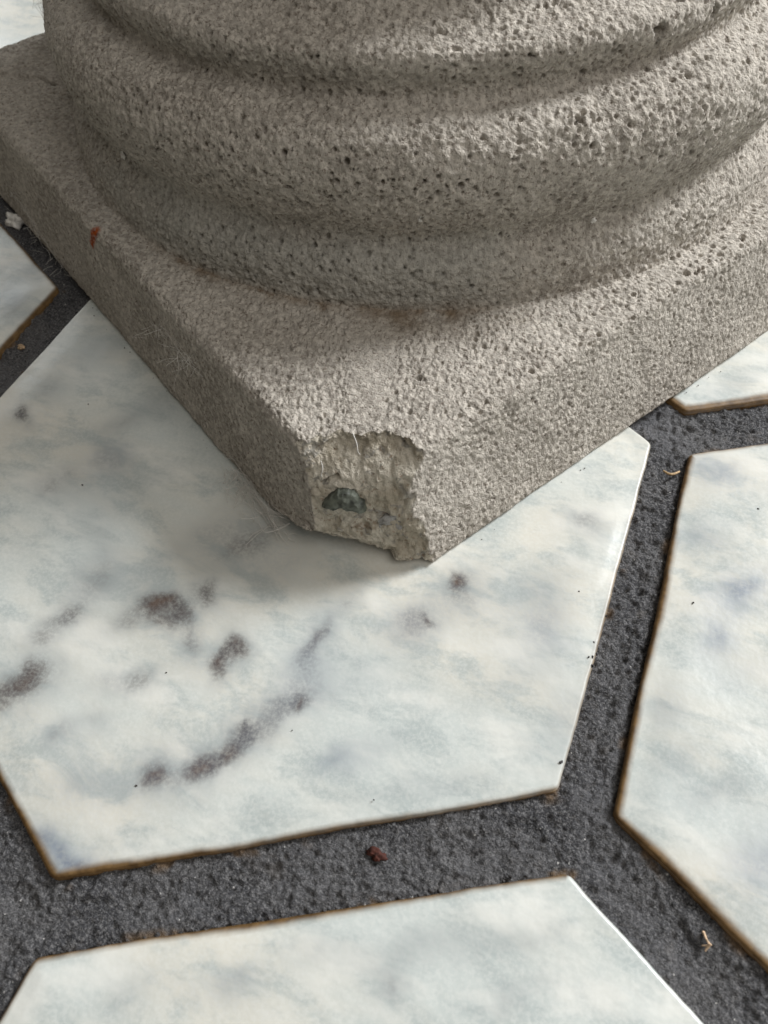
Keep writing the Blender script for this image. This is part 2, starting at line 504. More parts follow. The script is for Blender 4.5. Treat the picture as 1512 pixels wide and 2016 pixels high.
def make_tile(poly, seed, fine, parent):
    ne, loops = (88, 60) if fine else (14, 8)
    O = round_poly(poly, 0.026, ne)
    n = len(O)
    c = np.mean(np.asarray(poly), 0)
    p3 = np.c_[O, np.full(n, seed * 1.37)]
    T = np.roll(O, -1, 0) - np.roll(O, 1, 0)
    N = np.stack([T[:, 1], -T[:, 0]], 1); N /= np.linalg.norm(N, axis=1, keepdims=True)
    O = O + N * (fbm(p3, 0.25, 2, 40) * 0.0035 + (perlin(p3, 0.03, 41) * 0.0010 if fine else 0))[:, None]
    rows, zs, dist = [], [], []
    r = 0.009                                        # rounded arris
    for z in (-0.10, -0.055, -0.040, -0.030, -r):
        rows.append(O); zs.append(np.full(n, z)); dist.append(z + r)
    for a in np.linspace(0, 90, 7)[1:]:
        a = math.radians(a)
        ins = r * (1 - math.cos(a))
        rows.append(O - N * ins); zs.append(np.full(n, -r + r * math.sin(a))); dist.append(ins)
    base = O - N * r
    f = np.concatenate([np.linspace(0.006, 0.06, 8), np.linspace(0.072, 0.97, loops)]) if fine else np.linspace(0.02, 0.95, loops)
    for s in f:
        rows.append(base + (c - base) * s); zs.append(np.zeros(n)); dist.append(r + s)
    G = np.stack([np.concatenate([R, z[:, None]], 1) for R, z in zip(rows, zs)])
    m = len(G)
    flat = G.reshape(-1, 3)
    dd = np.repeat(np.array(dist), n)
    top = smooth(0.0, 0.05, dd)
    flat[:, 2] += top * (fbm(np.c_[flat[:, :2], np.full(len(flat), seed)], 0.35, 2, 44) * 0.0045) - 0.004 * (1 - smooth(0, 0.10, dd)) * (dd > 0)
    P = flat[:, :2]
    if fine:
        g, b, bl = blotches(P)
    else:
        g = b = bl = np.zeros(len(P))
    q3 = np.c_[P, np.full(len(P), seed * 0.7)]
    W = RIMS.get(seed, (0.005,) * 6)
    na = np.arctan2(N[:, 1], N[:, 0])
    ww = np.stack([np.clip(np.cos(na - math.radians(60 * k)), 0, 1) ** 16 for k in range(6)], 1)
    wid = np.tile((ww @ np.array(W)) / ww.sum(1), m)
    edge = wid + (0.003 + 0.35 * np.abs(wid)) * (0.5 * fbm(q3, 0.13, 2, 51) + 1.4 * perlin(q3, 0.42, 53)) + 0.0015 * fbm(q3, 0.03, 2, 52)
    rim = 1 - smooth(edge - 0.006, edge + 0.013, dd)
    verts = np.concatenate([flat, [[c[0], c[1], 0.0]]])
    q = grid_quads(m, n, True)
    last = (m - 1) * n
    tris = [[last + k, last + (k + 1) % n, m * n] for k in range(n)]
    z1 = [0.0]
    return mesh_from('tile', verts, q, {'grey': np.r_[g, z1], 'brown': np.r_[b, z1], 'blue': np.r_[bl, z1], 'rim': np.r_[rim, z1],
                                        'seed': np.full(len(verts), seed * 1.0)}, M_TILE, parent, True, tris)

def poly_dist(P, poly):
    """signed distance-like measure: negative inside a convex polygon"""
    poly = np.asarray(poly)
    d = np.full(len(P), -1e9)
    for k in range(6):
        a, b = poly[k], poly[(k + 1) % 6]
        t = (b - a) / np.linalg.norm(b - a)
        d = np.maximum(d, (P - a) @ np.array([t[1], -t[0]]))
    return d

def make_floor():
    # fine relief where the joints are near, a coarser sheet beyond
    X0, X1, Y0, Y1, st = -2.05, 2.15, -1.65, 1.35, 0.0045
    xs, ys = np.arange(X0, X1, st), np.arange(Y0, Y1, st)
    gx, gy = np.meshgrid(xs, ys)
    P = np.c_[gx.ravel(), gy.ravel()]
    D = np.full(len(P), 1e9)
    for _, poly in TILES:
        D = np.minimum(D, poly_dist(P, poly))
    keep = (D > -0.03).reshape(gx.shape)
    kq = keep[:-1, :-1] & keep[1:, :-1] & keep[:-1, 1:] & keep[1:, 1:]
    used = np.zeros(gx.shape, bool)
    used[:-1, :-1] |= kq; used[1:, :-1] |= kq; used[:-1, 1:] |= kq; used[1:, 1:] |= kq
    idx = -np.ones(gx.shape, np.int64)
    idx[used] = np.arange(used.sum())
    r, c = np.nonzero(kq)
    quads = np.stack([idx[r, c], idx[r, c + 1], idx[r + 1, c + 1], idx[r + 1, c]], 1)
    V = np.c_[gx[used], gy[used], np.zeros(used.sum())]
    Dk = D.reshape(gx.shape)[used]
    h = 0.0060 * fbm(V, 0.16, 2, 60) + 0.0070 * fbm(V, 0.034, 2, 61) + 0.0070 * perlin(V, 0.0135, 62)
    h -= 0.005 * pits(V, 0.06, 0.005, 0.010, 0.30, 63)
    h -= 0.008 * smooth(0.03, 0.075, Dk)                       # tooled slightly hollow
    V[:, 2] = GROUT_Z + h
    och = np.clip(smooth(0.35, 0.75, fbm(V, 0.1, 3, 66)) * smooth(0.03, 0.0, Dk), 0, 0.8)
    # coarse sheet, a little lower, reaching past every tile
    cs = np.linspace(-8.5, 8.5, 85)
    cx, cy = np.meshgrid(cs, cs + 1.0)
    inside = (cx > X0) & (cx < X1) & (cy > Y0) & (cy < Y1)
    CV = np.c_[cx.ravel(), cy.ravel(), np.where(inside, GROUT_Z - 0.03, GROUT_Z - 0.012).ravel()]
    V2 = np.concatenate([V, CV])
    Q2 = np.concatenate([quads, grid_quads(85, 85) + len(V)])
    o = mesh_from('floor', V2, Q2, {'ochre': np.r_[och, np.zeros(len(CV))]}, M_GROUT)
    tag(o, 'tiled floor of pale hexagonal tiles set in dark grey sanded grout', 'floor', kind='structure')
    for k, (lab, poly) in enumerate(TILES):
        t = make_tile(poly, k + 1, k < 5 or k in FINE_EXTRA, o)
        if lab: t['label'] = lab
    return o
FINE_EXTRA = ()
floor = make_floor()

# ------------------------------------------------------------------ pedestal
TH = math.radians(-31.0)
UU = np.array([math.cos(TH), math.sin(TH)])
VV = np.array([-math.sin(TH), math.cos(TH)])
CORNER = np.array([0.407, -0.289])         # where the plinth's front arris would meet the floor
CENTRE = np.array([-0.13, 1.725])
H = 0.368                                  # plinth height
SMAX, TMAX = 2.92, 2.87

def to_world(s, t, z):
    return np.stack([CORNER[0] - s * UU[0] + t * VV[0], CORNER[1] - s * UU[1] + t * VV[1], z], -1)

def to_local(p):
    d = p[:, :2] - CORNER
    return -(d @ UU), d @ VV, p[:, 2]

DEEP_PITS = np.array([
    0.731, 0.989, 0.97, 0.0223,
    0.837, 1.134, 0.967, 0.018,
    0.755, 1.066, 1.004, 0.0105,
    0.469, 0.766, 0.978, 0.0085,
    0.451, 0.759, 0.941, 0.0096,
    0.305, 0.687, 0.934, 0.0085,
    0.614, 0.756, 0.847, 0.0113,
    0.653, 0.737, 0.799, 0.0097,
    0.955, 1.156, 0.846, 0.0111,
    1.007, 1.147, 0.731, 0.0094,
    0.513, 0.63, 0.51, 0.0118,
    0.963, 0.898, 0.366, 0.015,
    0.988, 0.914, 0.36, 0.0094,
    1.007, 0.931, 0.354, 0.0095,
    0.838, 0.758, 0.368, 0.0085,
    0.857, 0.676, 0.351, 0.0105,
    0.784, 0.57, 0.358, 0.0102,
    0.723, 0.792, 0.52, 0.0105,
    1.09, 1.106, 0.365, 0.0119,
    0.414, 0.566, 0.436, 0.0085,
    -0.283, 0.479, 0.653, 0.0139,
    -0.489, 0.346, 0.361, 0.0093,
    -0.38, 0.283, 0.362, 0.0085,
    -0.421, 0.485, 0.76, 0.0087,
    -0.432, 0.514, 0.637, 0.009,
    0.099, 0.485, 0.799, 0.011,
    0.054, 0.466, 0.702, 0.0085,
    -0.657, 0.565, 0.752, 0.0094,
    -1.39, 0.976, 0.368, 0.015,
    0.648, 0.367, 0.364, 0.0112,
    0.569, 0.225, 0.362, 0.0092,
    0.377, 0.244, 0.368, 0.011,
    0.223, 0.302, 0.368, 0.0085,
    0.637, 0.727, 0.53, 0.0086,
    0.813, 0.866, 0.723, 0.0086,
    0.644, 0.901, 0.95, 0.0085,
    0.211, -0.13, 0.167, 0.0094,
    0.216, -0.132, 0.128, 0.0085,
    0.229, -0.133, 0.093, 0.0085,
    0.405, -0.074, 0.242, 0.009,
    -0.062, 0.467, 0.802, 0.0096,
    -0.143, 0.479, 0.821, 0.0085,
    1.054, 0.936, 0.247, 0.0097,
    0.633, 0.705, 0.391, 0.0088,
]).reshape(-1, 4)

CRACKS = [((-1.80, 1.245, 0.368), (-1.60, 1.266, 0.368), 0.013), ((-1.60, 1.266, 0.368), (-1.46, 1.249, 0.368), 0.011)]

def concrete_relief(p, coarse):
    """height of the cast, weathered surface at points p; coarse 0..1"""
    d = 0.008 * fbm(p, 0.5, 2, 1) + 0.004 * fbm(p, 0.13, 2, 2)
    patch = smooth(-0.4, 0.5, fbm(p, 0.28, 3, 9))
    d += (0.0008 + 0.0030 * coarse * (0.4 + patch)) * perlin(p, 0.028, 3) + (0.0028 + 0.0018 * coarse) * perlin(p, 0.0120, 4)
    d -= 0.0095 * (0.45 + 0.55 * patch) * pits(p, 0.0165, 0.0035, 0.0062, 0.6, 5) ** 0.8
    d -= coarse * 0.021 * (0.55 + 0.45 * patch) * pits(p, 0.025, 0.0042, 0.0088, 0.85, 7) ** 0.6
    d -= 0.026 * pits(p, 0.085, 0.0050, 0.0090, 0.20, 6) ** 0.5
    for a, b, w in CRACKS:
        q = p + 0.02 * np.stack([perlin(p, 0.05, 71), perlin(p, 0.05, 72), np.zeros(len(p), np.float32)], 1)
        d -= 0.045 * seg_stain(q, a, b, w) * np.clip(0.9 + 0.9 * perlin(p, 0.06, 73), 0, 1)
    for x, y, z, r in DEEP_PITS:
        q = ((p - np.array([x, y, z])) ** 2).sum(1)
        near = q < (2.2 * r) ** 2
        if near.any():
            w = 1 + 0.35 * perlin(p[near], 0.02, 8)
            d[near] -= 2.8 * r * np.clip(1 - q[near] * w / (0.62 * r * r), 0, 1) ** 0.45
    return d

def seg_stain(p, a, b, r):
    """closeness to the segment a-b, 1 on it and 0 beyond r"""
    a, b = np.asarray(a), np.asarray(b)
    t = np.clip(((p - a) @ (b - a)) / ((b - a) @ (b - a)), 0, 1)
    d = np.linalg.norm(p - a - t[:, None] * (b - a), axis=1)
    return 1 - smooth(0.35 * r, r, d)

def common_attrs(p):
    """stains of the surface: cool cement skin, damp line over the plinth, rust"""
    n1 = fbm(p, 0.12, 3, 21)
    ang = np.degrees(np.arctan2(p[:, 1] - CENTRE[1], p[:, 0] - CENTRE[0]))
    ring = smooth(0.36, 0.39, p[:, 2]) * (1 - smooth(0.50, 0.62, p[:, 2] + 0.03 * n1))
    cool = 0.45 * ring * smooth(-128, -108, ang + 6 * n1) * (1 - smooth(-72, -48, ang + 6 * n1))
    r = np.hypot(p[:, 0] - CENTRE[0], p[:, 1] - CENTRE[1])
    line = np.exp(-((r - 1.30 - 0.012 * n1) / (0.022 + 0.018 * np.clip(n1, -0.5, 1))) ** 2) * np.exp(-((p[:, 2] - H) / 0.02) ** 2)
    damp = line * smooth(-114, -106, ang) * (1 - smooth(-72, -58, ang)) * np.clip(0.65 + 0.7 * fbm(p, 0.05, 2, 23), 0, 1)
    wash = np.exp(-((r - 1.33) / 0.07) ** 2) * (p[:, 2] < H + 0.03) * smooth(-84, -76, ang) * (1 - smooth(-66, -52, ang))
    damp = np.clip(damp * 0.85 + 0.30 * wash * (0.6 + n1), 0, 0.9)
    rust = np.zeros(len(p))
    for a, b, w in RUST:
        rust = np.maximum(rust, seg_stain(p, a, b, w))
    return np.clip(cool, 0, 1), damp, rust
RUST = []
def L_face(s, z): return to_world(np.array(s), np.array(z * 0.06 / H), np.array(z))
RUST.append((L_face(1.462, 0.372) + [0, 0, .004], L_face(1.488, 0.335), 0.024))
RUST.append((L_face(1.488, 0.335), L_face(1.512, 0.292), 0.020))

def chip_plane(z):
    return 0.254 + 0.20 * z + 0.105 * smooth(0.23, 0.39, z)

def make_plinth(parent):
    # stations from under the foot, up the side, over the arris and inward on top
    rho = 0.042
    st = []                                             # (inset L, inset R, inset back, z, corner radius)
    dL, dR, dB = 0.055, 0.095, 0.08
    for ins in (0.9, 0.6, 0.42, 0.34):
        st.append((ins, ins, ins, 0.0))
    for ins in np.linspace(0.30, 0.012, 26):
        st.append((ins, ins, ins, 0.0))
    z1 = H - rho
    for z in np.concatenate([[0.004, 0.009], np.arange(0.014, z1, 0.0037)]):
        k = z / z1
        b = 0.012 * max(0, 1 - z / 0.014) ** 2
        st.append((dL * k + b, dR * k + b, dB * k + b, z))
    for a in np.radians(np.linspace(0, 90, 24)[1:]):
        e = rho * (1 - math.cos(a)); zz = z1 + rho * math.sin(a)
        st.append((dL + e, dR + e, dB + e, zz))
    for e in np.arange(0.0037, 0.50, 0.0037):
        st.append((dL + rho + e, dR + rho + e, dB + rho + e, H))
    for e in (0.53, 0.58, 0.66):
        st.append((dL + rho + e, dR + rho + e, dB + rho + e, H - 0.01))
    st = np.array(st)
    m = len(st)
    fine = 760
    # perimeter order: back end of R side -> front corner -> back end of L side -> back sides
    def side(n, dense=True):
        return np.linspace(0, 1, n, endpoint=False)
    G = []
    for iL, iR, iB, z in st:
        s0, s1, t0, t1 = iR, SMAX - iB, iL, TMAX - iB
        cr = 0.035 + 0.25 * max(0.0, min(iL, iR) - 0.12)
        cr = min(cr, 0.12)
        pts = []
        # R side (s = s0) from t1 to t0
        f = side(fine)[:, None]
        pts.append(np.array([s0, t1 - cr]) + f * np.array([0, (t0 + cr) - (t1 - cr)]))
        a = np.radians(np.linspace(180, 270, 14, endpoint=False))
        pts.append(np.stack([s0 + cr + cr * np.cos(a), t0 + cr + cr * np.sin(a)], 1))
        pts.append(np.array([s0 + cr, t0]) + f * np.array([(s1 - cr) - (s0 + cr), 0]))
        a = np.radians(np.linspace(270, 360, 10, endpoint=False))
        pts.append(np.stack([s1 - cr + cr * np.cos(a), t0 + cr + cr * np.sin(a)], 1))
        f2 = side(150)[:, None]
        pts.append(np.array([s1, t0 + cr]) + f2 * np.array([0, (t1 - cr) - (t0 + cr)]))
        a = np.radians(np.linspace(0, 90, 8, endpoint=False))
        pts.append(np.stack([s1 - cr + cr * np.cos(a), t1 - cr + cr * np.sin(a)], 1))
        f3 = side(90)[:, None]
        pts.append(np.array([s1 - cr, t1]) + f3 * np.array([(s0 + cr) - (s1 - cr), 0]))
        a = np.radians(np.linspace(90, 180, 8, endpoint=False))
        pts.append(np.stack([s0 + cr + cr * np.cos(a), t1 - cr + cr * np.sin(a)], 1))
        q = np.concatenate(pts)
        G.append(to_world(q[:, 0], q[:, 1], np.full(len(q), z)))
    G = np.stack(G)
    n = G.shape[1]
    N = grid_normals(G, True).reshape(-1, 3)
    P = G.reshape(-1, 3)
    if (N[m // 4 * n + 50] @ np.array([UU[0], UU[1], 0])) < 0: N = -N
    topness = smooth(0.25, 0.8, N[:, 2])
    foot = (P[:, 2] < 0.0005)
    d = concrete_relief(P, 0.02 + 0.60 * topness)
    sag = -0.005 * smooth(0.0, 0.30, fbm(P, 0.6, 2, 33)) * (1 - topness)
    d = np.where(foot, 0, d + sag * 0.5)
    d *= smooth(0.0, 0.012, P[:, 2])
    Q = P + N * d[:, None]
    # worn foot: arris of the left face and under the break
    s, t, z = to_local(Q)
    q = s - t
    lift = np.where(q < 0.25, 0.100 * np.clip((q + 0.27) / 0.52, 0, 1), 0.100 * np.clip((0.50 - q) / 0.25, 0, 1) ** 1.3)
    lift = lift * (1 - smooth(0.10, 0.24, np.minimum(s, t)))
    lift = np.clip(lift + 0.012 * fbm(Q, 0.06, 3, 35) * (lift > 0.004), 0, 1)
    Q[:, 2] = np.maximum(Q[:, 2], lift)
    # broken corner: everything beyond the fracture is pushed back to it along the diagonal
    s, t, z = to_local(Q)
    F = np.stack([(s - t) * 0.7071, z, 0 * z], 1)                # coordinates in the fracture
    calm = 1 - np.exp(-(((F - np.array([0.07, 0.225, 0])) / 0.075) ** 2).sum(1))
    rel = (0.016 * fbm(F, 0.13, 2, 36) + 0.015 * fbm(F, 0.035, 3, 37)) * (0.08 + 0.92 * calm)
    step = 0.008 * np.tanh(9 * fbm(F * np.array([0.8, 1.5, 1]), 0.10, 2, 39)) * calm
    s, t, z = to_local(Q)
    tw = 0.0
    tw = 0.040 * fbm(F, 0.10, 3, 47) * smooth(0.27, 0.34, z)
    D = chip_plane(z) + rel + step * 0.7 + tw
    cut = D - (s + t)
    k = np.clip(cut, 0, None) * 0.5
    edge = (t - s)
    Q = Q.copy()
    mv = cut > 0
    Q[mv] = to_world(s[mv] + k[mv], t[mv] + k[mv], z[mv])
    chip = smooth(-0.001, 0.007, cut)
    # pits and grit of the break
    pm = chip > 0
    if pm.any():
        g = -0.020 * pits(Q[pm], 0.09, 0.006, 0.012, 0.25, 38) + 0.006 * perlin(Q[pm], 0.014, 42)
        nrm = np.array([UU[0] - VV[0], UU[1] - VV[1], 0.25]); nrm /= np.linalg.norm(nrm)
        g -= 0.030 * seg_stain(Q[pm] + 0.01 * perlin(Q[pm], 0.03, 46)[:, None], (0.186, -0.11, 0.223), (0.273, -0.08, 0.285), 0.011)
        Q[pm] += nrm * g[:, None]
    Q[:, 2] = np.maximum(Q[:, 2], 0.0)
    Q[:, 2] += 0.003
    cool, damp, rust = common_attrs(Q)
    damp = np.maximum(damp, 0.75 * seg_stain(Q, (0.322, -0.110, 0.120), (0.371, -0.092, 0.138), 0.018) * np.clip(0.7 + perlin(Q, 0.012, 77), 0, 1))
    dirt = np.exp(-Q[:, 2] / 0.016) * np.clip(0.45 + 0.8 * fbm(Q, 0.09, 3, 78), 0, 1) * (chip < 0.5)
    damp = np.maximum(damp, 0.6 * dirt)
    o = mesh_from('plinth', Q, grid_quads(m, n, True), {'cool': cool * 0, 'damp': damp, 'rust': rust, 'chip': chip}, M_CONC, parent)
    return o

def spline(prof):
    prof = np.asarray(prof, float)
    pp = np.concatenate([[2 * prof[0] - prof[1]], prof, [2 * prof[-1] - prof[-2]]])
    out = []
    for i in range(1, len(pp) - 2):
        a, b, c, d = pp[i - 1:i + 3]
        for u in np.linspace(0, 1, 24, endpoint=False):
            out.append(0.5 * (2 * b + (c - a) * u + (2 * a - 5 * b + 4 * c - d) * u * u + (3 * b - a - 3 * c + d) * u ** 3))
    out.append(prof[-1])
    return np.array(out)

def make_rings(rings, parent, spacing=0.0037):
    """one turned profile, cut into its mouldings; each moulding shares its last row with the next one's first"""
    knots = [np.asarray(rings[0][1][0])[None]] + [np.asarray(r[1])[1:] for r in rings]
    ends = np.cumsum([len(r[1]) - 1 for r in rings]) * 24
    out = spline(np.concatenate(knots))
    L = np.r_[0, np.cumsum(np.linalg.norm(np.diff(out, axis=0), axis=1))]
    l, cuts = [0.0], []
    prev = 0.0
    for (nm, _, co, sp), e in zip(rings, ends):
        k = max(6, int((L[e] - prev) / sp))
        l += list(np.linspace(prev, L[e], k + 1)[1:])
        cuts.append(len(l) - 1)
        prev = L[e]
    l = np.array(l)
    R, Z = np.interp(l, L, out[:, 0]), np.interp(l, L, out[:, 1])
    dR, dZ = np.gradient(R, l), np.gradient(Z, l)
    nl = np.hypot(dR, dZ)
    nr, nz = dZ / nl, -dR / nl
    co_all = np.concatenate([[rings[0][2]]] + [np.full(c - p, r[2]) for r, c, p in zip(rings, cuts, [0] + cuts)])
    k = 41
    co_all = np.convolve(np.pad(co_all, k // 2, mode='edge'), np.ones(k) / k, 'valid')
    front = np.radians(np.arange(-172, 14, np.degrees(spacing / 1.2)))
    back = np.linspace(front[-1], front[0] + 2 * np.pi, 260)[1:-1]
    A = np.concatenate([front, back])
    A2 = A[::6]
    i0 = 0
    for (nm, _, co, sp), i1 in zip(rings, cuts):
        a = A if sp < 0.01 else A2
        r, z = R[i0:i1 + 1, None], Z[i0:i1 + 1, None]
        P = np.stack([CENTRE[0] + r * np.cos(a), CENTRE[1] + r * np.sin(a), z + 0 * a[None]], -1).reshape(-1, 3)
        N = np.stack([nr[i0:i1 + 1, None] * np.cos(a), nr[i0:i1 + 1, None] * np.sin(a), nz[i0:i1 + 1, None] + 0 * a[None]], -1).reshape(-1, 3)
        d = concrete_relief(P, np.repeat(co_all[i0:i1 + 1], len(a)))
        Q = P + N * d[:, None]
        cool, damp, rust = common_attrs(P)
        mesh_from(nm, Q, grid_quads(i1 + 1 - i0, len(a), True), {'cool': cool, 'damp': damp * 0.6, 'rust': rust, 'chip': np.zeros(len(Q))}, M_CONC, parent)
        i0 = i1

pedestal = empty('pedestal', (0, 0, 0))
tag(pedestal, 'weathered grey concrete pedestal with round mouldings and a broken plinth corner', 'pedestal')
plinth = make_plinth(pedestal)
plinth['label'] = 'square concrete plinth with its front corner broken off'
make_rings([
 ('lower_ring', [(1.318, 0.340), (1.302, 0.368), (1.292, 0.392), (1.286, 0.420), (1.279, 0.452), (1.264, 0.488), (1.241, 0.518)], 0.85, 0.0037),
 ('torus', [(1.241, 0.518), (1.225, 0.545), (1.228, 0.574), (1.246, 0.612), (1.265, 0.660), (1.276, 0.71), (1.275, 0.76), (1.258, 0.808), (1.225, 0.845), (1.18, 0.868), (1.14, 0.878)], 1.0, 0.0037),
 ('upper_ring', [(1.14, 0.878), (1.122, 0.888), (1.118, 0.908), (1.126, 0.935), (1.134, 0.962), (1.130, 0.985), (1.112, 1.002)], 1.0, 0.0037),
 ('cavetto', [(1.112, 1.002), (1.06, 1.016), (1.01, 1.034), (0.975, 1.06), (0.955, 1.10), (0.945, 1.16), (0.94, 1.25)], 0.8, 0.0037),
 ('shaft', [(0.94, 1.25), (0.925, 1.5), (0.91, 1.9), (0.90, 2.4), (0.89, 2.9)], 0.6, 0.03),
], pedestal)

# ------------------------------------------------------------------ stones laid bare in the break
CHIP_N = np.array([UU[0] - VV[0], UU[1] - VV[1], 0.22]); CHIP_N /= np.linalg.norm(CHIP_N)
CHIP_X = np.cross([0, 0, 1.0], CHIP_N); CHIP_X /= np.linalg.norm(CHIP_X)
CHIP_Y = np.cross(CHIP_N, CHIP_X)

def embedded_stone(name, outline, centre, height, material, seed, parent):
    """a broken pebble: its outline lies in the fracture, its face stands a little proud"""
    O = np.asarray(outline, float)
    k = len(O)
    # refine the outline
    f = np.linspace(0, k, 72, endpoint=False)
    i = np.floor(f).astype(int); w = (f - i)[:, None]
    ring = O[i % k] * (1 - w) + O[(i + 1) % k] * w
    ring = ring + 0.003 * np.stack([perlin(np.c_[ring, np.full(72, seed)], 0.012, 81), perlin(np.c_[ring, np.full(72, seed + 4)], 0.012, 82)], 1)
    c = ring.mean(0)
    rows = []
    for sc, hh in ((1.0, -0.03), (1.0, 0.25), (0.97, 0.45), (0.90, 0.62), (0.75, 0.82), (0.55, 0.95), (0.35, 1.0), (0.15, 1.0), (0.01, 1.0)):
        q = c + (ring - c) * sc
        P = np.asarray(centre) + q[:, :1] * CHIP_X + q[:, 1:] * CHIP_Y + CHIP_N * (height * hh if hh > 0 else hh)
        P = P + CHIP_N * (0.006 * fbm(P, 0.022, 2, seed) * (sc < 0.98))[:, None]
        rows.append(P)
    V = np.concatenate(rows)
    return mesh_from(name, V, grid_quads(len(rows), 72, True), None, material, parent, False)

M_STONE = plain('green_black_stone', (0.085, 0.094, 0.076), 0.6, 0.6, 420, 0.45)
M_QUARTZ = plain('grey_quartz', (0.27, 0.262, 0.25), 0.6, 0.45, 500, 0.5)
outl = [(-0.060, -0.022), (-0.054, -0.004), (-0.036, 0.018), (-0.014, 0.035), (0.012, 0.038), (0.034, 0.028), (0.052, 0.004), (0.058, -0.026), (0.030, -0.024), (0.004, -0.016), (-0.022, -0.013), (-0.044, -0.024)]
st = embedded_stone('aggregate_stone', outl, np.array([0.296, -0.098, 0.228]) + CHIP_N * 0.004, 0.030, M_STONE, 3, plinth)
st['label'] = 'dark green-black half-round stone bedded in the broken corner'
outl2 = [(-0.03, -0.025), (-0.034, 0.004), (-0.016, 0.030), (0.012, 0.032), (0.032, 0.010), (0.028, -0.020), (0.0, -0.034)]
st2 = embedded_stone('aggregate_stone', outl2, np.array([0.416, -0.080, 0.150]), 0.006, M_QUARTZ, 9, plinth)
st2['label'] = 'small blue-grey pebble in the lower right of the broken corner'

# ------------------------------------------------------------------ loose things on the floor and the pedestal
def lone(name, v, q, material, label, category, group=None):
    o = mesh_from(name, v, q, None, material)
    return tag(o, label, category, group)

M_STRAW = plain('dry_straw', (0.42, 0.29, 0.16), 0.6, 0.3, 1500)
M_WOOD = plain('pale_splinter_wood', (0.58, 0.42, 0.28), 0.7, 0.3, 1200)
M_RUST = plain('rust_brown', (0.060, 0.018, 0.012), 0.7, 0.5, 1200)
M_WHITE = plain('white_plaster', (0.72, 0.70, 0.66), 0.85, 0.12, 900)
M_TAN = plain('tan_grain', (0.42, 0.30, 0.19), 0.8, 0.3, 900)
M_DIRT = plain('dark_grit', (0.045, 0.040, 0.036), 0.85, 0.5, 1200)
M_HAIR = plain('pale_hair', (0.62, 0.60, 0.56), 0.5, 0.1, 900)

th = np.linspace(0, 1, 16)
pts = np.stack([1.066 + 0.044 * th, 0.484 + 0.012 * th - 0.020 * np.sin(th * np.pi), -0.018 + 0.010 * np.sin(th * 3)], 1)
v, q = tube(pts, 0.0042 * (1 - 0.5 * np.abs(th - 0.5)), 7)
lone('straw_curl', v, q, M_STRAW, 'curled bit of dry straw on the grout by the right tile', 'straw')

B = Bag()
for a, b, r in (((1.370, -0.722, -0.022), (1.392, -0.756, -0.010), 0.0045), ((1.392, -0.756, -0.010), (1.384, -0.775, -0.018), 0.0050),
                ((1.388, -0.748, -0.012), (1.402, -0.752, -0.020), 0.003), ((1.389, -0.758, -0.010), (1.372, -0.762, -0.022), 0.003)):
    a, b = (np.array([1.387, -0.752, -0.014]) + 0.68 * (np.array(w_) - np.array([1.387, -0.752, -0.014])) for w_ in (a, b))
    r *= 0.8
    f = np.linspace(0, 1, 7)[:, None]
    p = np.array(a) * (1 - f) + np.array(b) * f
    p = p + 0.0015 * np.stack([perlin(p, 0.01, k) for k in (1, 2, 3)], 1)
    B.add(*tube(p, r * (1 - 0.5 * f[:, 0]), 6))
tag(B.build('wood_splinter', M_WOOD), 'small pale frayed splinter lying on the grout at lower right', 'splinter')

v, q = blob((0.667, -0.836, -0.020), (0.019, 0.012, 0.004), 0.9, 5, 14, 26)
lone('rust_flake', v, q, M_RUST, 'dark red-brown flake on the grout below the main tile', 'flake')
v, q = blob((-1.565, 0.872, -0.006), (0.036, 0.028, 0.024), 0.8, 8, 16, 24)
lone('plaster_crumb', v, q, M_WHITE, 'white plaster crumb on the grout left of the plinth', 'crumb')
v, q = blob((-1.117, 0.285, -0.022), (0.012, 0.010, 0.009), 0.7, 9)
lone('tan_crumb', v, q, M_TAN, 'tiny tan crumb on the dark grout at the left edge', 'crumb')
for loc, rad, sd, lab in (((0.269, 0.541, 0.642), (0.014, 0.010, 0.011), 11, 'white speck stuck on the front of the large round moulding'),
                          ((-0.725, 0.645, 0.566), (0.007, 0.006, 0.012), 12, 'narrow white speck in the groove at the left of the moulding'),
                          ((0.685, 0.791, 0.556), (0.007, 0.006, 0.007), 13, 'small white speck in the groove right of the middle')):
    v, q = blob(loc, rad, 0.7, sd, 10, 14)
    lone('white_speck', v, q, M_WHITE, lab, 'speck', 'white specks on the mouldings')

# two stiff hairs caught on the break
def hair(a, b, bow, lab):
    f = np.linspace(0, 1, 14)[:, None]
    p = np.array(a) * (1 - f) + np.array(b) * f + CHIP_N * (bow * np.sin(f * np.pi)) + CHIP_X * (0.004 * np.sin(f * 5))
    v, q = tube(p, 0.0014, 5)
    lone('hair_strand', v, q, M_HAIR, lab, 'hair', 'hairs on the broken corner')
hair((0.286, 0.004, 0.372), (0.318, -0.022, 0.330), 0.012, 'white hair lying across the top edge of the broken corner')
hair((0.224, -0.068, 0.318), (0.238, -0.092, 0.288), 0.008, 'short white hair on the left of the broken corner')

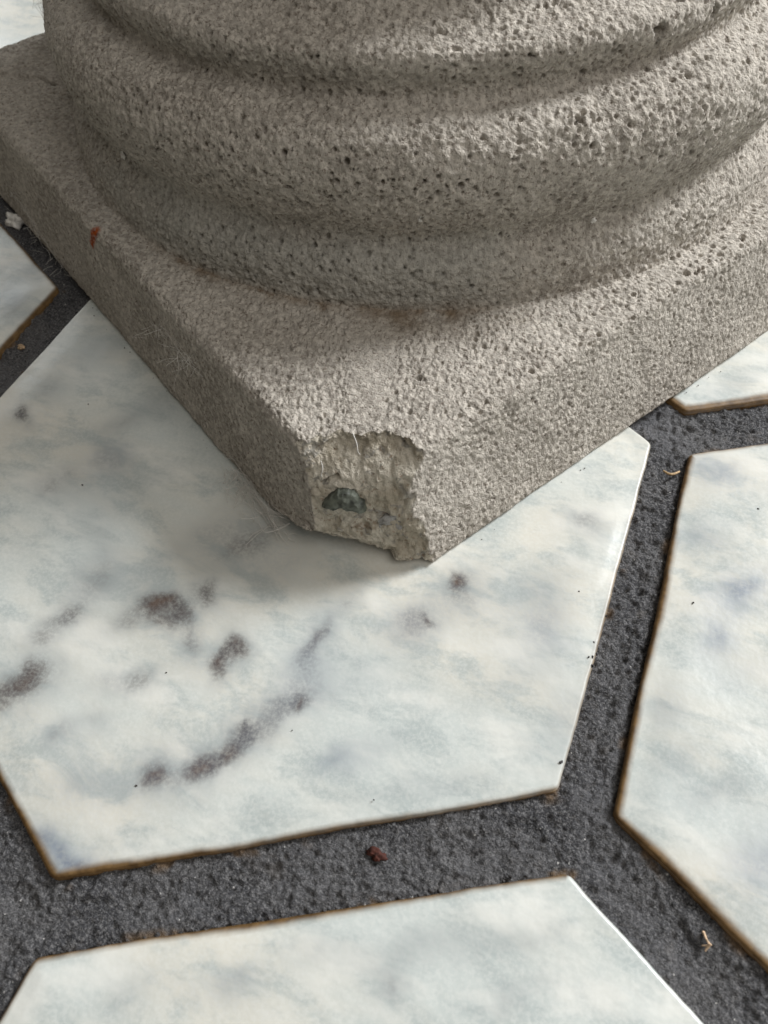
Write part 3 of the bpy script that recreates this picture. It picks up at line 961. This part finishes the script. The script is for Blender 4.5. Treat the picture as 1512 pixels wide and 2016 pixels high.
# cobweb and lint
def web(name, anchors, count, spread, rad, label, seed):
    rng = np.random.default_rng(seed)
    B = Bag()
    A = np.asarray(anchors, float)
    for k in range(count):
        i, j = rng.integers(0, len(A), 2)
        a = A[i] + rng.normal(0, spread, 3) * [1, 1, 0.5]
        b = a + rng.normal(0, spread * 1.5, 3) * [1, 1, 0.7] if i == j or rng.random() < 0.6 else A[j] + rng.normal(0, spread * 0.5, 3)
        n = 16
        f = np.linspace(0, 1, n)[:, None]
        p = a * (1 - f) + b * f
        w = rng.normal(0, 1, 3)
        p = p + 0.25 * spread * np.sin(f * rng.uniform(1, 4) + rng.uniform(0, 6)) * w + 0.05 * spread * np.sin(f * rng.uniform(6, 12)) * rng.normal(0, 1, 3)
        p[:, 2] = np.maximum(p[:, 2], 0.006)
        B.add(*tube(p, rad * rng.uniform(0.5, 1.2), 4))
    o = B.build(name, M_WEB)
    return tag(o, label, 'cobweb', kind='stuff')

t = NT('cobweb_silk')
M_WEB = t.set(Base_Color=(0.74, 0.71, 0.66), Roughness=0.7, Alpha=0.65)
web('cobweb', [(0.02, -0.075, 0.03), (-0.06, -0.03, 0.02), (-0.13, 0.01, 0.03), (0.10, -0.115, 0.02)], 140, 0.026, 0.0008, 'dusty cobweb lint along the foot of the left plinth face', 2)
web('cobweb', [tuple(L_face(0.95, 0.22)), tuple(L_face(0.85, 0.27)), tuple(L_face(1.05, 0.25))], 80, 0.022, 0.0006, 'wisps of cobweb clinging to the left plinth face', 5)
web('cobweb', [tuple(L_face(2.05, 0.05)), tuple(L_face(1.85, 0.03)), tuple(L_face(2.2, 0.12))], 50, 0.028, 0.0006, 'pale cobweb at the foot of the plinth by the white crumb', 7)
web('cobweb', [(-1.50, 1.36, 0.44), (-1.52, 1.38, 0.52), (-1.50, 1.33, 0.39), (-1.54, 1.40, 0.60)], 70, 0.018, 0.0007, 'dusty hanging cobweb at the far left corner of the plinth', 9)

# grit: dark specks on the glaze, sand fallen along the foot, crumbs of grout on the rims
B = Bag()
rng = np.random.default_rng(12)
for x, y, r in ((-0.551, -0.173, .004), (-0.72, 0.117, .0035), (0.08, -0.90, .004), (0.0, -0.62, .003), (0.62, -0.73, .003), (0.93, -0.02, .003), (1.22, 0.05, .004), (1.34, 0.42, .004)):
    B.add(*blob((x, y, 0.002), (r * 0.75, r * 0.6, r * 0.5), 0.5, int(1000 * abs(x)) % 50, 5, 8))
for k in range(26):
    f = rng.uniform(0.0, 1.0)
    on_r = rng.random() < 0.55
    d = abs(rng.normal(0, 0.018)) + 0.004
    p = to_world(np.array(-d), np.array(0.27 + 1.3 * f), np.array(0.002)) if on_r else to_world(np.array(0.5 + 1.2 * f), np.array(-d), np.array(0.002))
    r = rng.uniform(0.0010, 0.0024)
    B.add(*blob(p, (r, r, r * 0.8), 0.4, k % 40, 4, 6))
for k in range(4):
    p = np.array([rng.uniform(-0.95, 0.95), rng.uniform(-1.0, 0.45), 0.001]); r = rng.uniform(0.0009, 0.0019)
    B.add(*blob(p, (r * rng.uniform(1, 2.4), r, r * 0.6), 0.4, k % 40, 4, 6))
tag(B.build('grit', M_DIRT), 'scattered dark grit and dust on the tiles round the plinth', 'grit', kind='stuff')

B = Bag()
for k in range(22):
    y = rng.choice([rng.uniform(-0.55, 0.1), rng.normal(-0.02, 0.03), rng.normal(-0.2, 0.03), rng.normal(-0.485, 0.02)])
    y = float(np.clip(y, -0.54, 0.5))
    r = rng.uniform(0.0015, 0.0042) * (1.5 if abs(y + 0.49) < 0.035 else 1)
    B.add(*blob((1.010 + rng.normal(0, 0.006), y, -0.010 + rng.normal(0, 0.004)), (r, r * 1.3, r), 0.7, k % 30, 6, 9))
for k in range(40):
    f = rng.uniform(0, 1); a, b = np.array([0.08, -1.284]), np.array([1.05, -0.737])
    p = a + (b - a) * f; r = rng.uniform(0.002, 0.005)
    B.add(*blob((p[0], p[1] + rng.normal(0.004, 0.004), -0.014), (r * 1.3, r, r), 0.7, k % 30, 6, 9))
M_CR = plain('grout_crumb', (0.055, 0.052, 0.052), 0.8, 0.5, 1500)
tag(B.build('grout_smear', M_CR, floor), None, None, kind='stuff')
